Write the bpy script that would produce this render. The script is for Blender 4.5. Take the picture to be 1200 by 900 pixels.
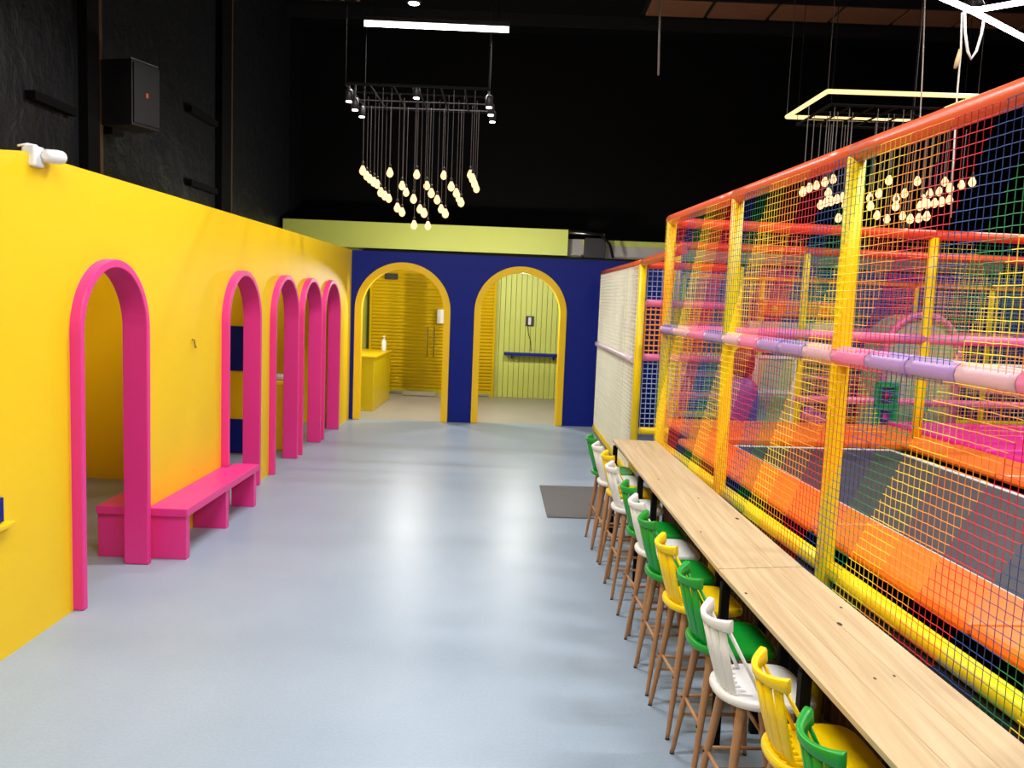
import bpy, bmesh, math, random
from mathutils import Vector, Matrix
random.seed(7)
PI = math.pi
for o in list(bpy.data.objects):
    bpy.data.objects.remove(o)
SC = bpy.context.scene
COL = SC.collection

# ---------------------------------------------------------------- camera, world, light, exposure
cam_d = bpy.data.cameras.new('camera'); cam = bpy.data.objects.new('camera', cam_d); COL.objects.link(cam)
cam_d.sensor_width = 36.0; cam_d.lens = 967.4 / 1200 * 36; cam_d.clip_end = 200
_r = Vector((0.9992, 0.0088, 0.0398)); _u = Vector((-0.0405, 0.1010, 0.9941)); _f = Vector((-0.0047, 0.9948, -0.1013))
cam.matrix_world = Matrix(((_r.x, _u.x, -_f.x, 0), (_r.y, _u.y, -_f.y, 0), (_r.z, _u.z, -_f.z, 2.35), (0, 0, 0, 1)))
SC.camera = cam
w = bpy.data.worlds.new('dark_hall'); SC.world = w; w.use_nodes = True
w.node_tree.nodes['Background'].inputs[0].default_value = (0.7, 0.8, 1.0, 1); w.node_tree.nodes['Background'].inputs[1].default_value = 0.02
SC.view_settings.view_transform = 'Standard'; SC.view_settings.look = 'None'
SC.view_settings.gamma = 1.0; SC.view_settings.use_curve_mapping = False
SC.view_settings.exposure = 0.42
HALL_W = 130      # power of each ceiling tube in the hall
PLAY_W = 150      # power of each unseen tube added above the play area
# the ceiling tubes, play area ones unseen and added to light it: (x, y, z, along x?, length, power)
TUBES = [(-1.2, 11.0, 5.8, 1, 1.87, HALL_W), (-1.0, 7.0, 5.8, 1, 1.87, HALL_W), (-0.9, 3.0, 5.8, 1, 1.87, HALL_W), (-0.9, -1.5, 5.8, 1, 1.87, HALL_W),
         (3.4, 1.0, 5.8, 1, 1.87, PLAY_W), (7.5, 6.0, 6.3, 1, 1.87, PLAY_W), (7.5, 10.5, 6.6, 1, 1.87, PLAY_W), (3.4, 4.0, 6.3, 1, 1.87, PLAY_W)]

# ---------------------------------------------------------------- materials
MATS = {}
def mat(name, col, rough=0.5, metal=0.0, spec=0.5, emit=None, strength=1.0, noise=0.0, nscale=8.0, bump=0.0, bscale=60.0, sample=True, coat=0.0):
    if name in MATS: return MATS[name]
    m = bpy.data.materials.new(name); m.use_nodes = True; nt = m.node_tree
    b = nt.nodes['Principled BSDF']
    b.inputs['Base Color'].default_value = (*col, 1); b.inputs['Roughness'].default_value = rough
    b.inputs['Metallic'].default_value = metal; b.inputs['Specular IOR Level'].default_value = spec
    b.inputs['Coat Weight'].default_value = coat
    if emit:
        b.inputs['Emission Color'].default_value = (*emit, 1); b.inputs['Emission Strength'].default_value = strength
        if not sample: m.cycles.emission_sampling = 'NONE'
    if noise or bump:
        tc = nt.nodes.new('ShaderNodeTexCoord')
    if noise:
        n = nt.nodes.new('ShaderNodeTexNoise'); n.inputs['Scale'].default_value = nscale; n.inputs['Detail'].default_value = 5
        nt.links.new(tc.outputs['Object'], n.inputs['Vector'])
        mx = nt.nodes.new('ShaderNodeMix'); mx.data_type = 'RGBA'
        mx.inputs['A'].default_value = tuple(min(1, c * (1 - noise)) for c in col) + (1,)
        mx.inputs['B'].default_value = tuple(min(1, c * (1 + noise)) for c in col) + (1,)
        nt.links.new(n.outputs['Fac'], mx.inputs['Factor']); nt.links.new(mx.outputs['Result'], b.inputs['Base Color'])
    if bump:
        n2 = nt.nodes.new('ShaderNodeTexNoise'); n2.inputs['Scale'].default_value = bscale; n2.inputs['Detail'].default_value = 4
        nt.links.new(tc.outputs['Object'], n2.inputs['Vector'])
        bp = nt.nodes.new('ShaderNodeBump'); bp.inputs['Strength'].default_value = bump; bp.inputs['Distance'].default_value = 0.02
        nt.links.new(n2.outputs['Fac'], bp.inputs['Height']); nt.links.new(bp.outputs['Normal'], b.inputs['Normal'])
    MATS[name] = m
    return m

YEL = mat('yellow_paint', (0.92, 0.59, 0.0), 0.5, noise=0.03, nscale=1.5, bump=0.03, bscale=90)
PINK = mat('pink_paint', (0.80, 0.034, 0.27), 0.42, bump=0.02, bscale=80)
BLUE = mat('blue_paint', (0.001, 0.012, 0.22), 0.45, spec=0.25, bump=0.02, bscale=80)
ARCHYEL = mat('arch_yellow', (0.92, 0.58, 0.0), 0.45)
LIME = mat('lime_paint', (0.62, 0.68, 0.13), 0.5, noise=0.03, nscale=3)
LIMEDK = mat('lime_groove', (0.22, 0.25, 0.03), 0.7)
SHUT = mat('shutter_yellow', (0.66, 0.43, 0.0), 0.75, spec=0.2, noise=0.06, nscale=2)
CREAMW = mat('grey_white_wall', (0.55, 0.50, 0.47), 0.6, noise=0.06, nscale=3)
BLACK = mat('black_metal', (0.012, 0.012, 0.013), 0.45)
BLACKM = mat('black_matt', (0.004, 0.004, 0.0045), 0.8, spec=0.15)
WHITE = mat('white_plastic', (0.80, 0.80, 0.80), 0.35)
GREENP = mat('green_plastic', (0.0, 0.30, 0.025), 0.35)
YELP = mat('yellow_plastic', (0.90, 0.62, 0.0), 0.35)
WOODLEG = mat('beech_leg', (0.42, 0.215, 0.095), 0.5, noise=0.15, nscale=14)
BROWN = mat('dark_brown_skirt', (0.075, 0.025, 0.015), 0.6, noise=0.3, nscale=5)
PADY = mat('yellow_vinyl', (0.92, 0.66, 0.0), 0.38, bump=0.04, bscale=25)
PADO = mat('orange_vinyl', (0.90, 0.17, 0.012), 0.36, bump=0.05, bscale=14)
PADR = mat('terracotta_vinyl', (0.74, 0.11, 0.035), 0.33, bump=0.06, bscale=18)
PADRED = mat('red_vinyl', (0.85, 0.07, 0.02), 0.36, bump=0.05, bscale=18)
PADOR = mat('orange_rail_vinyl', (0.90, 0.24, 0.02), 0.36)
PADP = mat('pink_vinyl', (0.85, 0.20, 0.42), 0.36, bump=0.05, bscale=18)
PADL = mat('lilac_vinyl', (0.44, 0.26, 0.60), 0.36, bump=0.05, bscale=18)
PADW = mat('pale_rose_vinyl', (0.74, 0.44, 0.52), 0.36, bump=0.05, bscale=18)
MAG = mat('magenta_vinyl', (0.85, 0.012, 0.32), 0.36, bump=0.04, bscale=14)
BED = mat('trampoline_mesh', (0.040, 0.036, 0.046), 0.6, noise=0.1, nscale=60)
TAPE = mat('white_tape', (0.78, 0.78, 0.78), 0.55)
CREAMNET = mat('cream_net', (0.92, 0.92, 0.78), 0.6)
SAGE = mat('sage_board', (0.50, 0.56, 0.33), 0.5)
PURPLE = mat('purple_vinyl', (0.20, 0.06, 0.36), 0.45)
GREENV = mat('green_vinyl', (0.02, 0.38, 0.10), 0.45)
CHROME = mat('bare_steel', (0.55, 0.53, 0.50), 0.3, metal=0.9)
ROPE = mat('white_rope', (0.75, 0.72, 0.66), 0.8)
ROPEK = mat('tan_rope', (0.55, 0.40, 0.20), 0.8)
TUBE_E = mat('tube_light', (1, 1, 1), 0.4, emit=(1.0, 0.93, 0.90), strength=9, sample=False)
LED_E = mat('led_white', (1, 1, 1), 0.4, emit=(0.95, 0.93, 1.0), strength=14, sample=False)
NEON_E = mat('led_warm', (0.25, 0.14, 0.05), 0.4, emit=(1.0, 0.68, 0.28), strength=1.25, sample=False)
BULB_E = mat('filament_bulb', (0.25, 0.14, 0.05), 0.4, emit=(1.0, 0.56, 0.26), strength=1.6, sample=False)
SPOT_E = mat('spot_face', (1, 1, 1), 0.4, emit=(1.0, 0.97, 0.95), strength=6, sample=False)
LAMP_E = mat('bay_face', (1, 1, 1), 0.4, emit=(0.72, 0.95, 1.0), strength=12, sample=False)

def nodes(m): return m.node_tree.nodes, m.node_tree.links, m.node_tree.nodes['Principled BSDF']
def floor_mat():
    m = bpy.data.materials.new('epoxy_floor'); m.use_nodes = True; N, Lk, b = nodes(m)
    tc = N.new('ShaderNodeTexCoord'); n1 = N.new('ShaderNodeTexNoise'); n1.inputs['Scale'].default_value = 0.55; n1.inputs['Detail'].default_value = 7; n1.inputs['Roughness'].default_value = 0.62
    Lk.new(tc.outputs['Object'], n1.inputs['Vector'])
    cr = N.new('ShaderNodeValToRGB'); cr.color_ramp.elements[0].position = 0.3; cr.color_ramp.elements[0].color = (0.265, 0.350, 0.465, 1)
    cr.color_ramp.elements[1].position = 0.72; cr.color_ramp.elements[1].color = (0.335, 0.418, 0.53, 1)
    Lk.new(n1.outputs['Fac'], cr.inputs['Fac'])
    n2 = N.new('ShaderNodeTexNoise'); n2.inputs['Scale'].default_value = 55; n2.inputs['Detail'].default_value = 3
    Lk.new(tc.outputs['Object'], n2.inputs['Vector'])
    mr = N.new('ShaderNodeMapRange'); mr.inputs['From Min'].default_value = 0.35; mr.inputs['From Max'].default_value = 0.7; mr.inputs['To Min'].default_value = 0.95; mr.inputs['To Max'].default_value = 1.03
    Lk.new(n2.outputs['Fac'], mr.inputs['Value'])
    mx = N.new('ShaderNodeMix'); mx.data_type = 'RGBA'; mx.blend_type = 'MULTIPLY'; mx.inputs['Factor'].default_value = 1
    Lk.new(cr.outputs['Color'], mx.inputs['A']); Lk.new(mr.outputs['Result'], mx.inputs['B']); Lk.new(mx.outputs['Result'], b.inputs['Base Color'])
    r = N.new('ShaderNodeMapRange'); r.inputs['To Min'].default_value = 0.30; r.inputs['To Max'].default_value = 0.44; b.inputs['Specular IOR Level'].default_value = 0.38
    Lk.new(n1.outputs['Fac'], r.inputs['Value']); Lk.new(r.outputs['Result'], b.inputs['Roughness'])
    bp = N.new('ShaderNodeBump'); bp.inputs['Strength'].default_value = 0.06; bp.inputs['Distance'].default_value = 0.01
    Lk.new(n2.outputs['Fac'], bp.inputs['Height']); Lk.new(bp.outputs['Normal'], b.inputs['Normal'])
    return m
FLOOR = floor_mat()
FLOOR2 = mat('lobby_floor', (0.40, 0.37, 0.32), 0.4, noise=0.12, nscale=1.6)

def wood_mat():
    m = bpy.data.materials.new('pine_plank'); m.use_nodes = True; N, Lk, b = nodes(m)
    tc = N.new('ShaderNodeTexCoord'); oi = N.new('ShaderNodeObjectInfo')
    mp = N.new('ShaderNodeMapping'); mp.inputs['Scale'].default_value = (26, 1.1, 20)
    ad = N.new('ShaderNodeVectorMath'); ad.operation = 'ADD'; cb = N.new('ShaderNodeCombineXYZ')
    ml = N.new('ShaderNodeMath'); ml.operation = 'MULTIPLY'; ml.inputs[1].default_value = 37
    Lk.new(oi.outputs['Random'], ml.inputs[0]); Lk.new(ml.outputs[0], cb.inputs[1]); Lk.new(tc.outputs['Object'], ad.inputs[0]); Lk.new(cb.outputs[0], ad.inputs[1])
    Lk.new(ad.outputs[0], mp.inputs['Vector'])
    n = N.new('ShaderNodeTexNoise'); n.inputs['Scale'].default_value = 1.0; n.inputs['Detail'].default_value = 6; n.inputs['Distortion'].default_value = 0.6
    Lk.new(mp.outputs['Vector'], n.inputs['Vector'])
    cr = N.new('ShaderNodeValToRGB'); e = cr.color_ramp.elements
    e[0].position = 0.28; e[0].color = (0.53, 0.375, 0.20, 1); e[1].position = 0.66; e[1].color = (0.69, 0.545, 0.335, 1)
    Lk.new(n.outputs['Fac'], cr.inputs['Fac']); Lk.new(cr.outputs['Color'], b.inputs['Base Color'])
    b.inputs['Roughness'].default_value = 0.5
    return m
WOOD = wood_mat(); KNOT = mat('dark_knot', (0.05, 0.025, 0.012), 0.7)

def foil_mat():
    m = bpy.data.materials.new('black_foil_insulation'); m.use_nodes = True; N, Lk, b = nodes(m)
    b.inputs['Base Color'].default_value = (0.014, 0.015, 0.018, 1); b.inputs['Roughness'].default_value = 0.42; b.inputs['Specular IOR Level'].default_value = 0.4
    tc = N.new('ShaderNodeTexCoord'); mp = N.new('ShaderNodeMapping'); mp.inputs['Scale'].default_value = (1, 1, 0.8); Lk.new(tc.outputs['Object'], mp.inputs['Vector'])
    n = N.new('ShaderNodeTexNoise'); n.inputs['Scale'].default_value = 2.2; n.inputs['Detail'].default_value = 9; n.inputs['Distortion'].default_value = 0.25; n.inputs['Roughness'].default_value = 0.6
    Lk.new(mp.outputs['Vector'], n.inputs['Vector'])
    bp = N.new('ShaderNodeBump'); bp.inputs['Strength'].default_value = 0.35; bp.inputs['Distance'].default_value = 0.2
    Lk.new(n.outputs['Fac'], bp.inputs['Height']); Lk.new(bp.outputs['Normal'], b.inputs['Normal'])
    return m
FOIL = foil_mat()
CURT = mat('black_curtain', (0.0022, 0.0019, 0.0018), 0.75, spec=0.15, bump=0.3, bscale=3)

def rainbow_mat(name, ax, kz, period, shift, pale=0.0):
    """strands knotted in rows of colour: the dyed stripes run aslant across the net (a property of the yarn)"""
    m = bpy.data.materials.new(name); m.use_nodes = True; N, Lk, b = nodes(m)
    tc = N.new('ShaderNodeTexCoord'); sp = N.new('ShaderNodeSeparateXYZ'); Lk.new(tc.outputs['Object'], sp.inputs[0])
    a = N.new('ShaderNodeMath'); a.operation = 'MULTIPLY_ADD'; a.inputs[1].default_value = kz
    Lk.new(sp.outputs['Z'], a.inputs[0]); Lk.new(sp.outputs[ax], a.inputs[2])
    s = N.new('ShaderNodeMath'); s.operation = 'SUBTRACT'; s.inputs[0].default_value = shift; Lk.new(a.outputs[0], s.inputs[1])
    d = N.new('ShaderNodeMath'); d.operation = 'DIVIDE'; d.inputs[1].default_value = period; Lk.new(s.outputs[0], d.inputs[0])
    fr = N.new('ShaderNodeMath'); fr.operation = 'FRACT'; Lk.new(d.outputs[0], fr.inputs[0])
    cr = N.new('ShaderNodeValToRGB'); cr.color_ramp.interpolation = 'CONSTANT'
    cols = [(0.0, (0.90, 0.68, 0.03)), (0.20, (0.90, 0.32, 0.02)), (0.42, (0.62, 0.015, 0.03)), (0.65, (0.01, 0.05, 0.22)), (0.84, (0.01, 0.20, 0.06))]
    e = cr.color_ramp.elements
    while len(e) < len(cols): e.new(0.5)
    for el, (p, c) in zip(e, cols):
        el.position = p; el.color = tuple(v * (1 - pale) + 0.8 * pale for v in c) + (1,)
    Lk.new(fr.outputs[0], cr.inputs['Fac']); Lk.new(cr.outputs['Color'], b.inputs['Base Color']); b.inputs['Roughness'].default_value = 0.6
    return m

# ---------------------------------------------------------------- mesh helpers
class MB:
    def __init__(s): s.v = []; s.f = []
    def add(s, vs, fs):
        k = len(s.v); s.v += [tuple(v) for v in vs]; s.f += [tuple(i + k for i in f) for f in fs]; return s
    def box(s, x0, x1, y0, y1, z0, z1, M=None):
        vs = [Vector(p) for p in ((x0, y0, z0), (x1, y0, z0), (x1, y1, z0), (x0, y1, z0), (x0, y0, z1), (x1, y0, z1), (x1, y1, z1), (x0, y1, z1))]
        if M is not None: vs = [M @ v for v in vs]
        return s.add(vs, [(0, 3, 2, 1), (4, 5, 6, 7), (0, 1, 5, 4), (1, 2, 6, 5), (2, 3, 7, 6), (3, 0, 4, 7)])
    def quadbox(s, pts, z0, z1):       # prism over any plan polygon (counter-clockwise)
        n = len(pts)
        vs = [(p[0], p[1], z0) for p in pts] + [(p[0], p[1], z1) for p in pts]
        return s.add(vs, [tuple(range(n - 1, -1, -1)), tuple(range(n, 2 * n))] + [(i, (i + 1) % n, n + (i + 1) % n, n + i) for i in range(n)])
    def tube(s, pts, r, n=10, caps=True):
        pts = [Vector(p) for p in pts]; rs = r if isinstance(r, (list, tuple)) else [r] * len(pts)
        vs = []; fs = []
        t0 = (pts[1] - pts[0]).normalized(); up = Vector((0, 0, 1)) if abs(t0.z) < 0.9 else Vector((0, 1, 0))
        a = t0.cross(up).normalized()
        for i, p in enumerate(pts):
            t = ((pts[min(i + 1, len(pts) - 1)] - pts[max(i - 1, 0)])).normalized()
            a = (a - t * a.dot(t)).normalized(); b = t.cross(a)
            for k in range(n):
                c = 2 * PI * k / n; vs.append(p + (a * math.cos(c) + b * math.sin(c)) * rs[i])
        for i in range(len(pts) - 1):
            for k in range(n):
                k2 = (k + 1) % n; fs.append((i * n + k, i * n + k2, (i + 1) * n + k2, (i + 1) * n + k))
        if caps:
            fs.append(tuple(range(n - 1, -1, -1))); fs.append(tuple(range((len(pts) - 1) * n, len(pts) * n)))
        return s.add(vs, fs)
    def sweep(s, pts, frames):         # frames: per point list of offsets (Vector) -> closed section
        n = len(frames[0]); vs = []; fs = []
        for p, fr in zip(pts, frames): vs += [Vector(p) + o for o in fr]
        for i in range(len(pts) - 1):
            for k in range(n):
                k2 = (k + 1) % n; fs.append((i * n + k, i * n + k2, (i + 1) * n + k2, (i + 1) * n + k))
        fs.append(tuple(range(n - 1, -1, -1))); fs.append(tuple(range((len(pts) - 1) * n, len(pts) * n)))
        return s.add(vs, fs)
    def lathe(s, prof, n=16, M=None):  # prof: (r, z) bottom to top
        vs = []; fs = []
        for r, z in prof:
            for k in range(n):
                v = Vector((r * math.cos(2 * PI * k / n), r * math.sin(2 * PI * k / n), z)); vs.append(M @ v if M is not None else v)
        for i in range(len(prof) - 1):
            for k in range(n):
                k2 = (k + 1) % n; fs.append((i * n + k, i * n + k2, (i + 1) * n + k2, (i + 1) * n + k))
        fs.append(tuple(range(n - 1, -1, -1))); fs.append(tuple(range((len(prof) - 1) * n, len(prof) * n)))
        return s.add(vs, fs)
    def mesh(s, name, m, smooth=False):
        me = bpy.data.meshes.new(name); me.from_pydata(s.v, [], s.f); me.update()
        bm = bmesh.new(); bm.from_mesh(me); bmesh.ops.recalc_face_normals(bm, faces=bm.faces[:]); bm.to_mesh(me); bm.free()
        if m: me.materials.append(m)
        if smooth:
            me.polygons.foreach_set('use_smooth', [len(p.vertices) < 5 for p in me.polygons])
        return me
    def build(s, name, m, parent=None, smooth=False, bevel=0.0, shift=None):
        if shift is not None:
            s.v = [(v[0] - shift[0], v[1] - shift[1], v[2] - shift[2]) for v in s.v]
        o = link(name, s.mesh(name, m, smooth), parent)
        if bevel:
            md = o.modifiers.new('bevel', 'BEVEL'); md.width = bevel; md.segments = 2; md.limit_method = 'ANGLE'
        return o
def link(name, me, parent=None):
    o = bpy.data.objects.new(name, me); COL.objects.link(o)
    if parent: o.parent = parent
    return o
def thing(name, label, cat, loc=(0, 0, 0), rz=0, group=None):
    o = bpy.data.objects.new(name, None); COL.objects.link(o); o.empty_display_size = 0.1
    o.location = loc; o.rotation_euler = (0, 0, rz)
    return tag(o, label, cat, group)
def tag(o, label, cat, group=None):
    o['label'] = label; o['category'] = cat
    if group: o['group'] = group
    return o
def structure(o, label=None):
    o['kind'] = 'structure'
    if label: o['label'] = label
    return o
def stuff(o): o['kind'] = 'stuff'; return o

# ================================================================ THE SETTING
def plane(name, m, x0, x1, y0, y1, z, th=0.1):
    return structure(MB().box(x0, x1, y0, y1, z - th, z).build(name, m))
WB = lambda x: 15.546 + 0.0593 * x           # front face of the blue wall
f1 = MB().quadbox([(-5.7, -6), (13, -6), (13, WB(13) + 0.1), (-5.7, WB(-5.7) + 0.1)], -0.1, 0).build('floor', FLOOR)
structure(f1, 'pale blue grey polished floor of the hall')
f2 = MB().quadbox([(-5.7, WB(-5.7) + 0.1), (13, WB(13) + 0.1), (13, 21.5), (-5.7, 21.5)], -0.1, 0).build('floor', FLOOR2)
structure(f2, 'beige concrete floor of the lobby behind the blue wall')
structure(MB().box(-5.8, 13, -6.2, 21.6, 9.0, 9.1).build('ceiling', BLACKM), 'black ceiling high over the hall')

def arched_wall(name, m, P, L0, L1, H, th, arches, extra=(), parent=None):
    """P(u, w, t): along, up, depth -> world.  arches: (centre, radius, spring).  H(u) top height"""
    us = {L0, L1, *extra}
    for c, r, sp in arches:
        for k in range(33): us.add(round(c - r * math.cos(PI * k / 32), 5))
    us = sorted(us); mb = MB()
    def low(u, seg_mid):
        for c, r, sp in arches:
            if abs(seg_mid - c) < r: return sp + math.sqrt(max(0, r * r - (u - c) ** 2)), True
        return 0.0, False
    for a, b in zip(us[:-1], us[1:]):
        md = (a + b) / 2; la, ins = low(a, md); lb, _ = low(b, md)
        for t in (0, th):
            mb.add([P(a, la, t), P(b, lb, t), P(b, H(b), t), P(a, H(a), t)], [(0, 1, 2, 3)])
        mb.add([P(a, H(a), 0), P(b, H(b), 0), P(b, H(b), th), P(a, H(a), th)], [(0, 1, 2, 3)])
        if ins: mb.add([P(a, la, 0), P(b, lb, 0), P(b, lb, th), P(a, la, th)], [(0, 1, 2, 3)])
    for c, r, sp in arches:
        for u in (c - r, c + r): mb.add([P(u, 0, 0), P(u, 0, th), P(u, sp, th), P(u, sp, 0)], [(0, 1, 2, 3)])
    for u in (L0, L1): mb.add([P(u, 0, 0), P(u, 0, th), P(u, H(u), th), P(u, H(u), 0)], [(0, 1, 2, 3)])
    o = mb.build(name, m, parent)
    return structure(o)
def arch_frame(parent, m, P, c, R, sp, thick, t0, t1):
    """jambs and semicircular head, rectangular section, proud of both wall faces"""
    path = [(c - R, 0, -1, 0), (c - R, sp, -1, 0)]
    path = [(0.0, -1.0, 0.0)]                       # (z below spring, ux, uz)
    pts = [(c - R, 0.001, -1, 0)] + [(c - R * math.cos(PI * k / 36), sp + R * math.sin(PI * k / 36), -math.cos(PI * k / 36), math.sin(PI * k / 36)) for k in range(37)] + [(c + R, 0.001, 1, 0)]
    vs = []; fs = []
    for u, z, nu, nz in pts:
        ui, zi = u - nu * thick, z - nz * thick
        vs += [P(u, z, t0), P(ui, zi, t0), P(ui, zi, t1), P(u, z, t1)]
    for i in range(len(pts) - 1):
        for k in range(4): fs.append((i * 4 + k, i * 4 + (k + 1) % 4, i * 4 + 4 + (k + 1) % 4, i * 4 + 4 + k))
    fs += [(0, 1, 2, 3), tuple(len(vs) - 4 + k for k in range(4))]
    o = MB().add(vs, fs).build('arch_frame', m, parent, bevel=0.008)
    return o

# yellow wall along the left, five pink arches
XW = -3.118
PL = lambda u, w, t: (XW - t, u, w)
PINK_ARCHES = [(6.27, 0.55, 1.985), (9.24, 0.57, 1.985), (10.935, 0.57, 1.985), (12.285, 0.57, 1.985), (13.60, 0.57, 1.985)]
NICHE = (4.2, 4.925, 0.87, 1.027)
def HL(u): return 3.15 if u >= 5.222 else 3.15 - 0.145 * (5.222 - u)
wl = arched_wall('wall_left', YEL, PL, 5.0, WB(XW), HL, 0.10, [(c, R - 0.03, s) for c, R, s in PINK_ARCHES], extra=(5.222,))
wl['label'] = 'long bright yellow wall with five pink arches'
for c, R, s in PINK_ARCHES: arch_frame(wl, PINK, PL, c, R, s, 0.062, -0.076, 0.13)
# near end of it, with a service hatch (blue inside, yellow sill)
nb = MB()
for y0, y1, z0, z1 in ((NICHE[1], 5.0, 0, 3.118), (-2, NICHE[0], 0, 3.0), (NICHE[0], NICHE[1], 0, NICHE[2]), (NICHE[0], NICHE[1], NICHE[3], 2.95)):
    nb.box(XW - 0.10, XW, y0, y1, z0, z1)
nb.add([(XW - 0.10, 4.2, 2.95), (XW, 4.2, 2.95), (XW, 4.925, 2.95), (XW - 0.10, 4.925, 2.95), (XW - 0.10, 4.2, 3.0), (XW, 4.2, 3.0), (XW, 4.925, 3.107), (XW - 0.10, 4.925, 3.107)],
       [(0, 3, 2, 1), (4, 5, 6, 7), (0, 1, 5, 4), (1, 2, 6, 5), (2, 3, 7, 6), (3, 0, 4, 7)])
near = structure(nb.build('wall_left', YEL), 'near end of the yellow wall with a small service hatch')
MB().box(XW - 0.06, XW + 0.012, NICHE[0] + 0.005, NICHE[1] + 0.005, NICHE[2] + .005, NICHE[3] - .002).build('hatch_panel', BLUE, near)['label'] = 'blue hatch panel'
MB().box(XW - 0.02, XW + 0.05, NICHE[0], NICHE[1] + 0.06, NICHE[2] - 0.035, NICHE[2] - 0.005).build('sill', ARCHYEL, near, bevel=0.005)
# rooms behind the yellow wall
bk = structure(MB().box(-5.35, -5.25, -2, WB(-5.3), 0, 3.1).build('wall_left', YEL), 'yellow rear wall of the room behind the pink arches')
structure(MB().box(-5.25, -3.26, 14.75, 14.85, 0, 3.1).build('wall_left', YEL), 'yellow end wall seen through the farther pink arches')
p1 = structure(MB().box(-5.25, -4.25, 9.8, 9.9, 0, 3.1).build('wall_left', YEL), 'yellow partition seen through the first pink arch')
p2 = structure(MB().box(-5.25, -3.6, 11.6, 11.7, 0, 3.1).build('wall_left', YEL), 'yellow partition with navy panels behind the second pink arch')
for z0, z1 in ((0.02, 0.51), (1.20, 1.83)):
    MB().box(-4.9, -3.62, 11.575, 11.605, z0, z1).build('navy_panel', BLUE, p2)
# small cabinet with a curved top behind the third arch
g = thing('counter', 'small yellow curved counter just visible through the third pink arch', 'counter', (-3.62, 12.2, 0))
MB().box(-0.28, 0.28, -0.25, 0.25, 0, 1.02).build('body', YEL, g, bevel=0.03)
MB().tube([(-0.3, 0, 1.06), (0.3, 0, 1.06)], 0.06, 12).build('top', CREAMW, g, True)

# blue wall across the far end, two yellow arches
TH = math.atan(0.0593); CB, SB = math.cos(TH), math.sin(TH)
PB = lambda u, w, t: (u - t * SB, WB(u) + t * CB, w)
BA = [(-2.16, 0.885, 2.075), (0.035, 0.867, 2.11)]
wf = arched_wall('wall_far', BLUE, PB, XW, 11.5, lambda u: 3.148, 0.14, [(c, R - 0.05, s) for c, R, s in BA])
wf['label'] = 'deep blue wall with two yellow arches'
for c, R, s in BA: arch_frame(wf, ARCHYEL, PB, c, R, s, 0.125, -0.03, 0.17)
# black outer walls of the hall
ow = structure(MB().box(-5.8, -5.7, -6, 21.6, 0, 9).build('wall_outer_left', FOIL), 'black foil insulated outer wall above the yellow wall')
structure(MB().box(-5.8, 13, 21.5, 21.6, 0, 9).build('wall_outer_far', CURT), 'black curtained far wall of the hall')
structure(MB().box(13, 13.1, -6, 21.6, 0, 9).build('wall_outer_right', FOIL))
structure(MB().box(-5.8, 13, -6.2, -6, 0, 9).build('wall_outer_back', FOIL))
for i, (y, x, wdt) in enumerate(((10.90, -5.58, 0.30), (15.75, -5.58, 0.5), (20.7, -5.58, 0.7))):
    o = MB().box(-5.7, x, y - wdt / 2, y + wdt / 2, 0, 9).build('trim_%d' % (i + 1), BLACKM); structure(o, 'black steel column against the outer wall')
for i, (y0, y1, z) in enumerate(((9.6, 10.5, 4.45), (14.1, 15.3, 4.1), (14.1, 15.3, 5.3), (5, 10.5, 6.2))):
    structure(MB().box(-5.7, -5.58, y0, y1, z - 0.05, z + 0.05).build('trim_%d' % (4 + i), BLACKM), 'black wall girt')
for y, n in ((11.05, 8), (16.0, 9)):  # strips beside the columns; yellow bounce light is put into their tan colour
    structure(MB().box(-5.7, -5.6, y, y + 0.12, 0, 9).build('trim_%d' % n, mat('bounce_tan_strip', (0.10, 0.05, 0.02), 0.6)), 'edge strip beside a black column, tinted tan with yellow bounce light')
# ceiling purlins and timber strips
for i in range(5):
    structure(MB().box(-5.7, 13, 12 + i * 2.0, 12.12 + i * 2.0, 8.75, 9.0).build('trim_%d' % (10 + i), BLACK), 'black roof purlin')
BRD = mat('brown_roof_board', (0.26, 0.11, 0.055), 0.7, noise=0.2, nscale=3)
rb = structure(MB().box(2.5, 13, 18.3, 19.6, 8.93, 8.99).build('trim_20', BLACK), 'brown roof boards at the top right')
for k in range(7):
    MB().box(2.6 + k * 1.4, 3.9 + k * 1.4, 18.35, 19.5, 8.88, 8.93).build('roof_board', BRD, rb)
rb2 = structure(MB().box(-5.6, -3.9, 17.2, 19.4, 8.9, 8.98).build('trim_21', BLACK), 'brown timber roof battens at the top left')
for k in range(4):
    M = Matrix.Translation((-5.2 + 0.35 * k, 18.3, 8.86)) @ Matrix.Rotation(-0.35, 4, 'Z')
    MB().box(-0.03, 0.03, -0.9, 0.9, -0.03, 0.03, M).build('roof_batten', mat('tan_batten', (0.32, 0.17, 0.07), 0.6), rb2)

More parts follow.
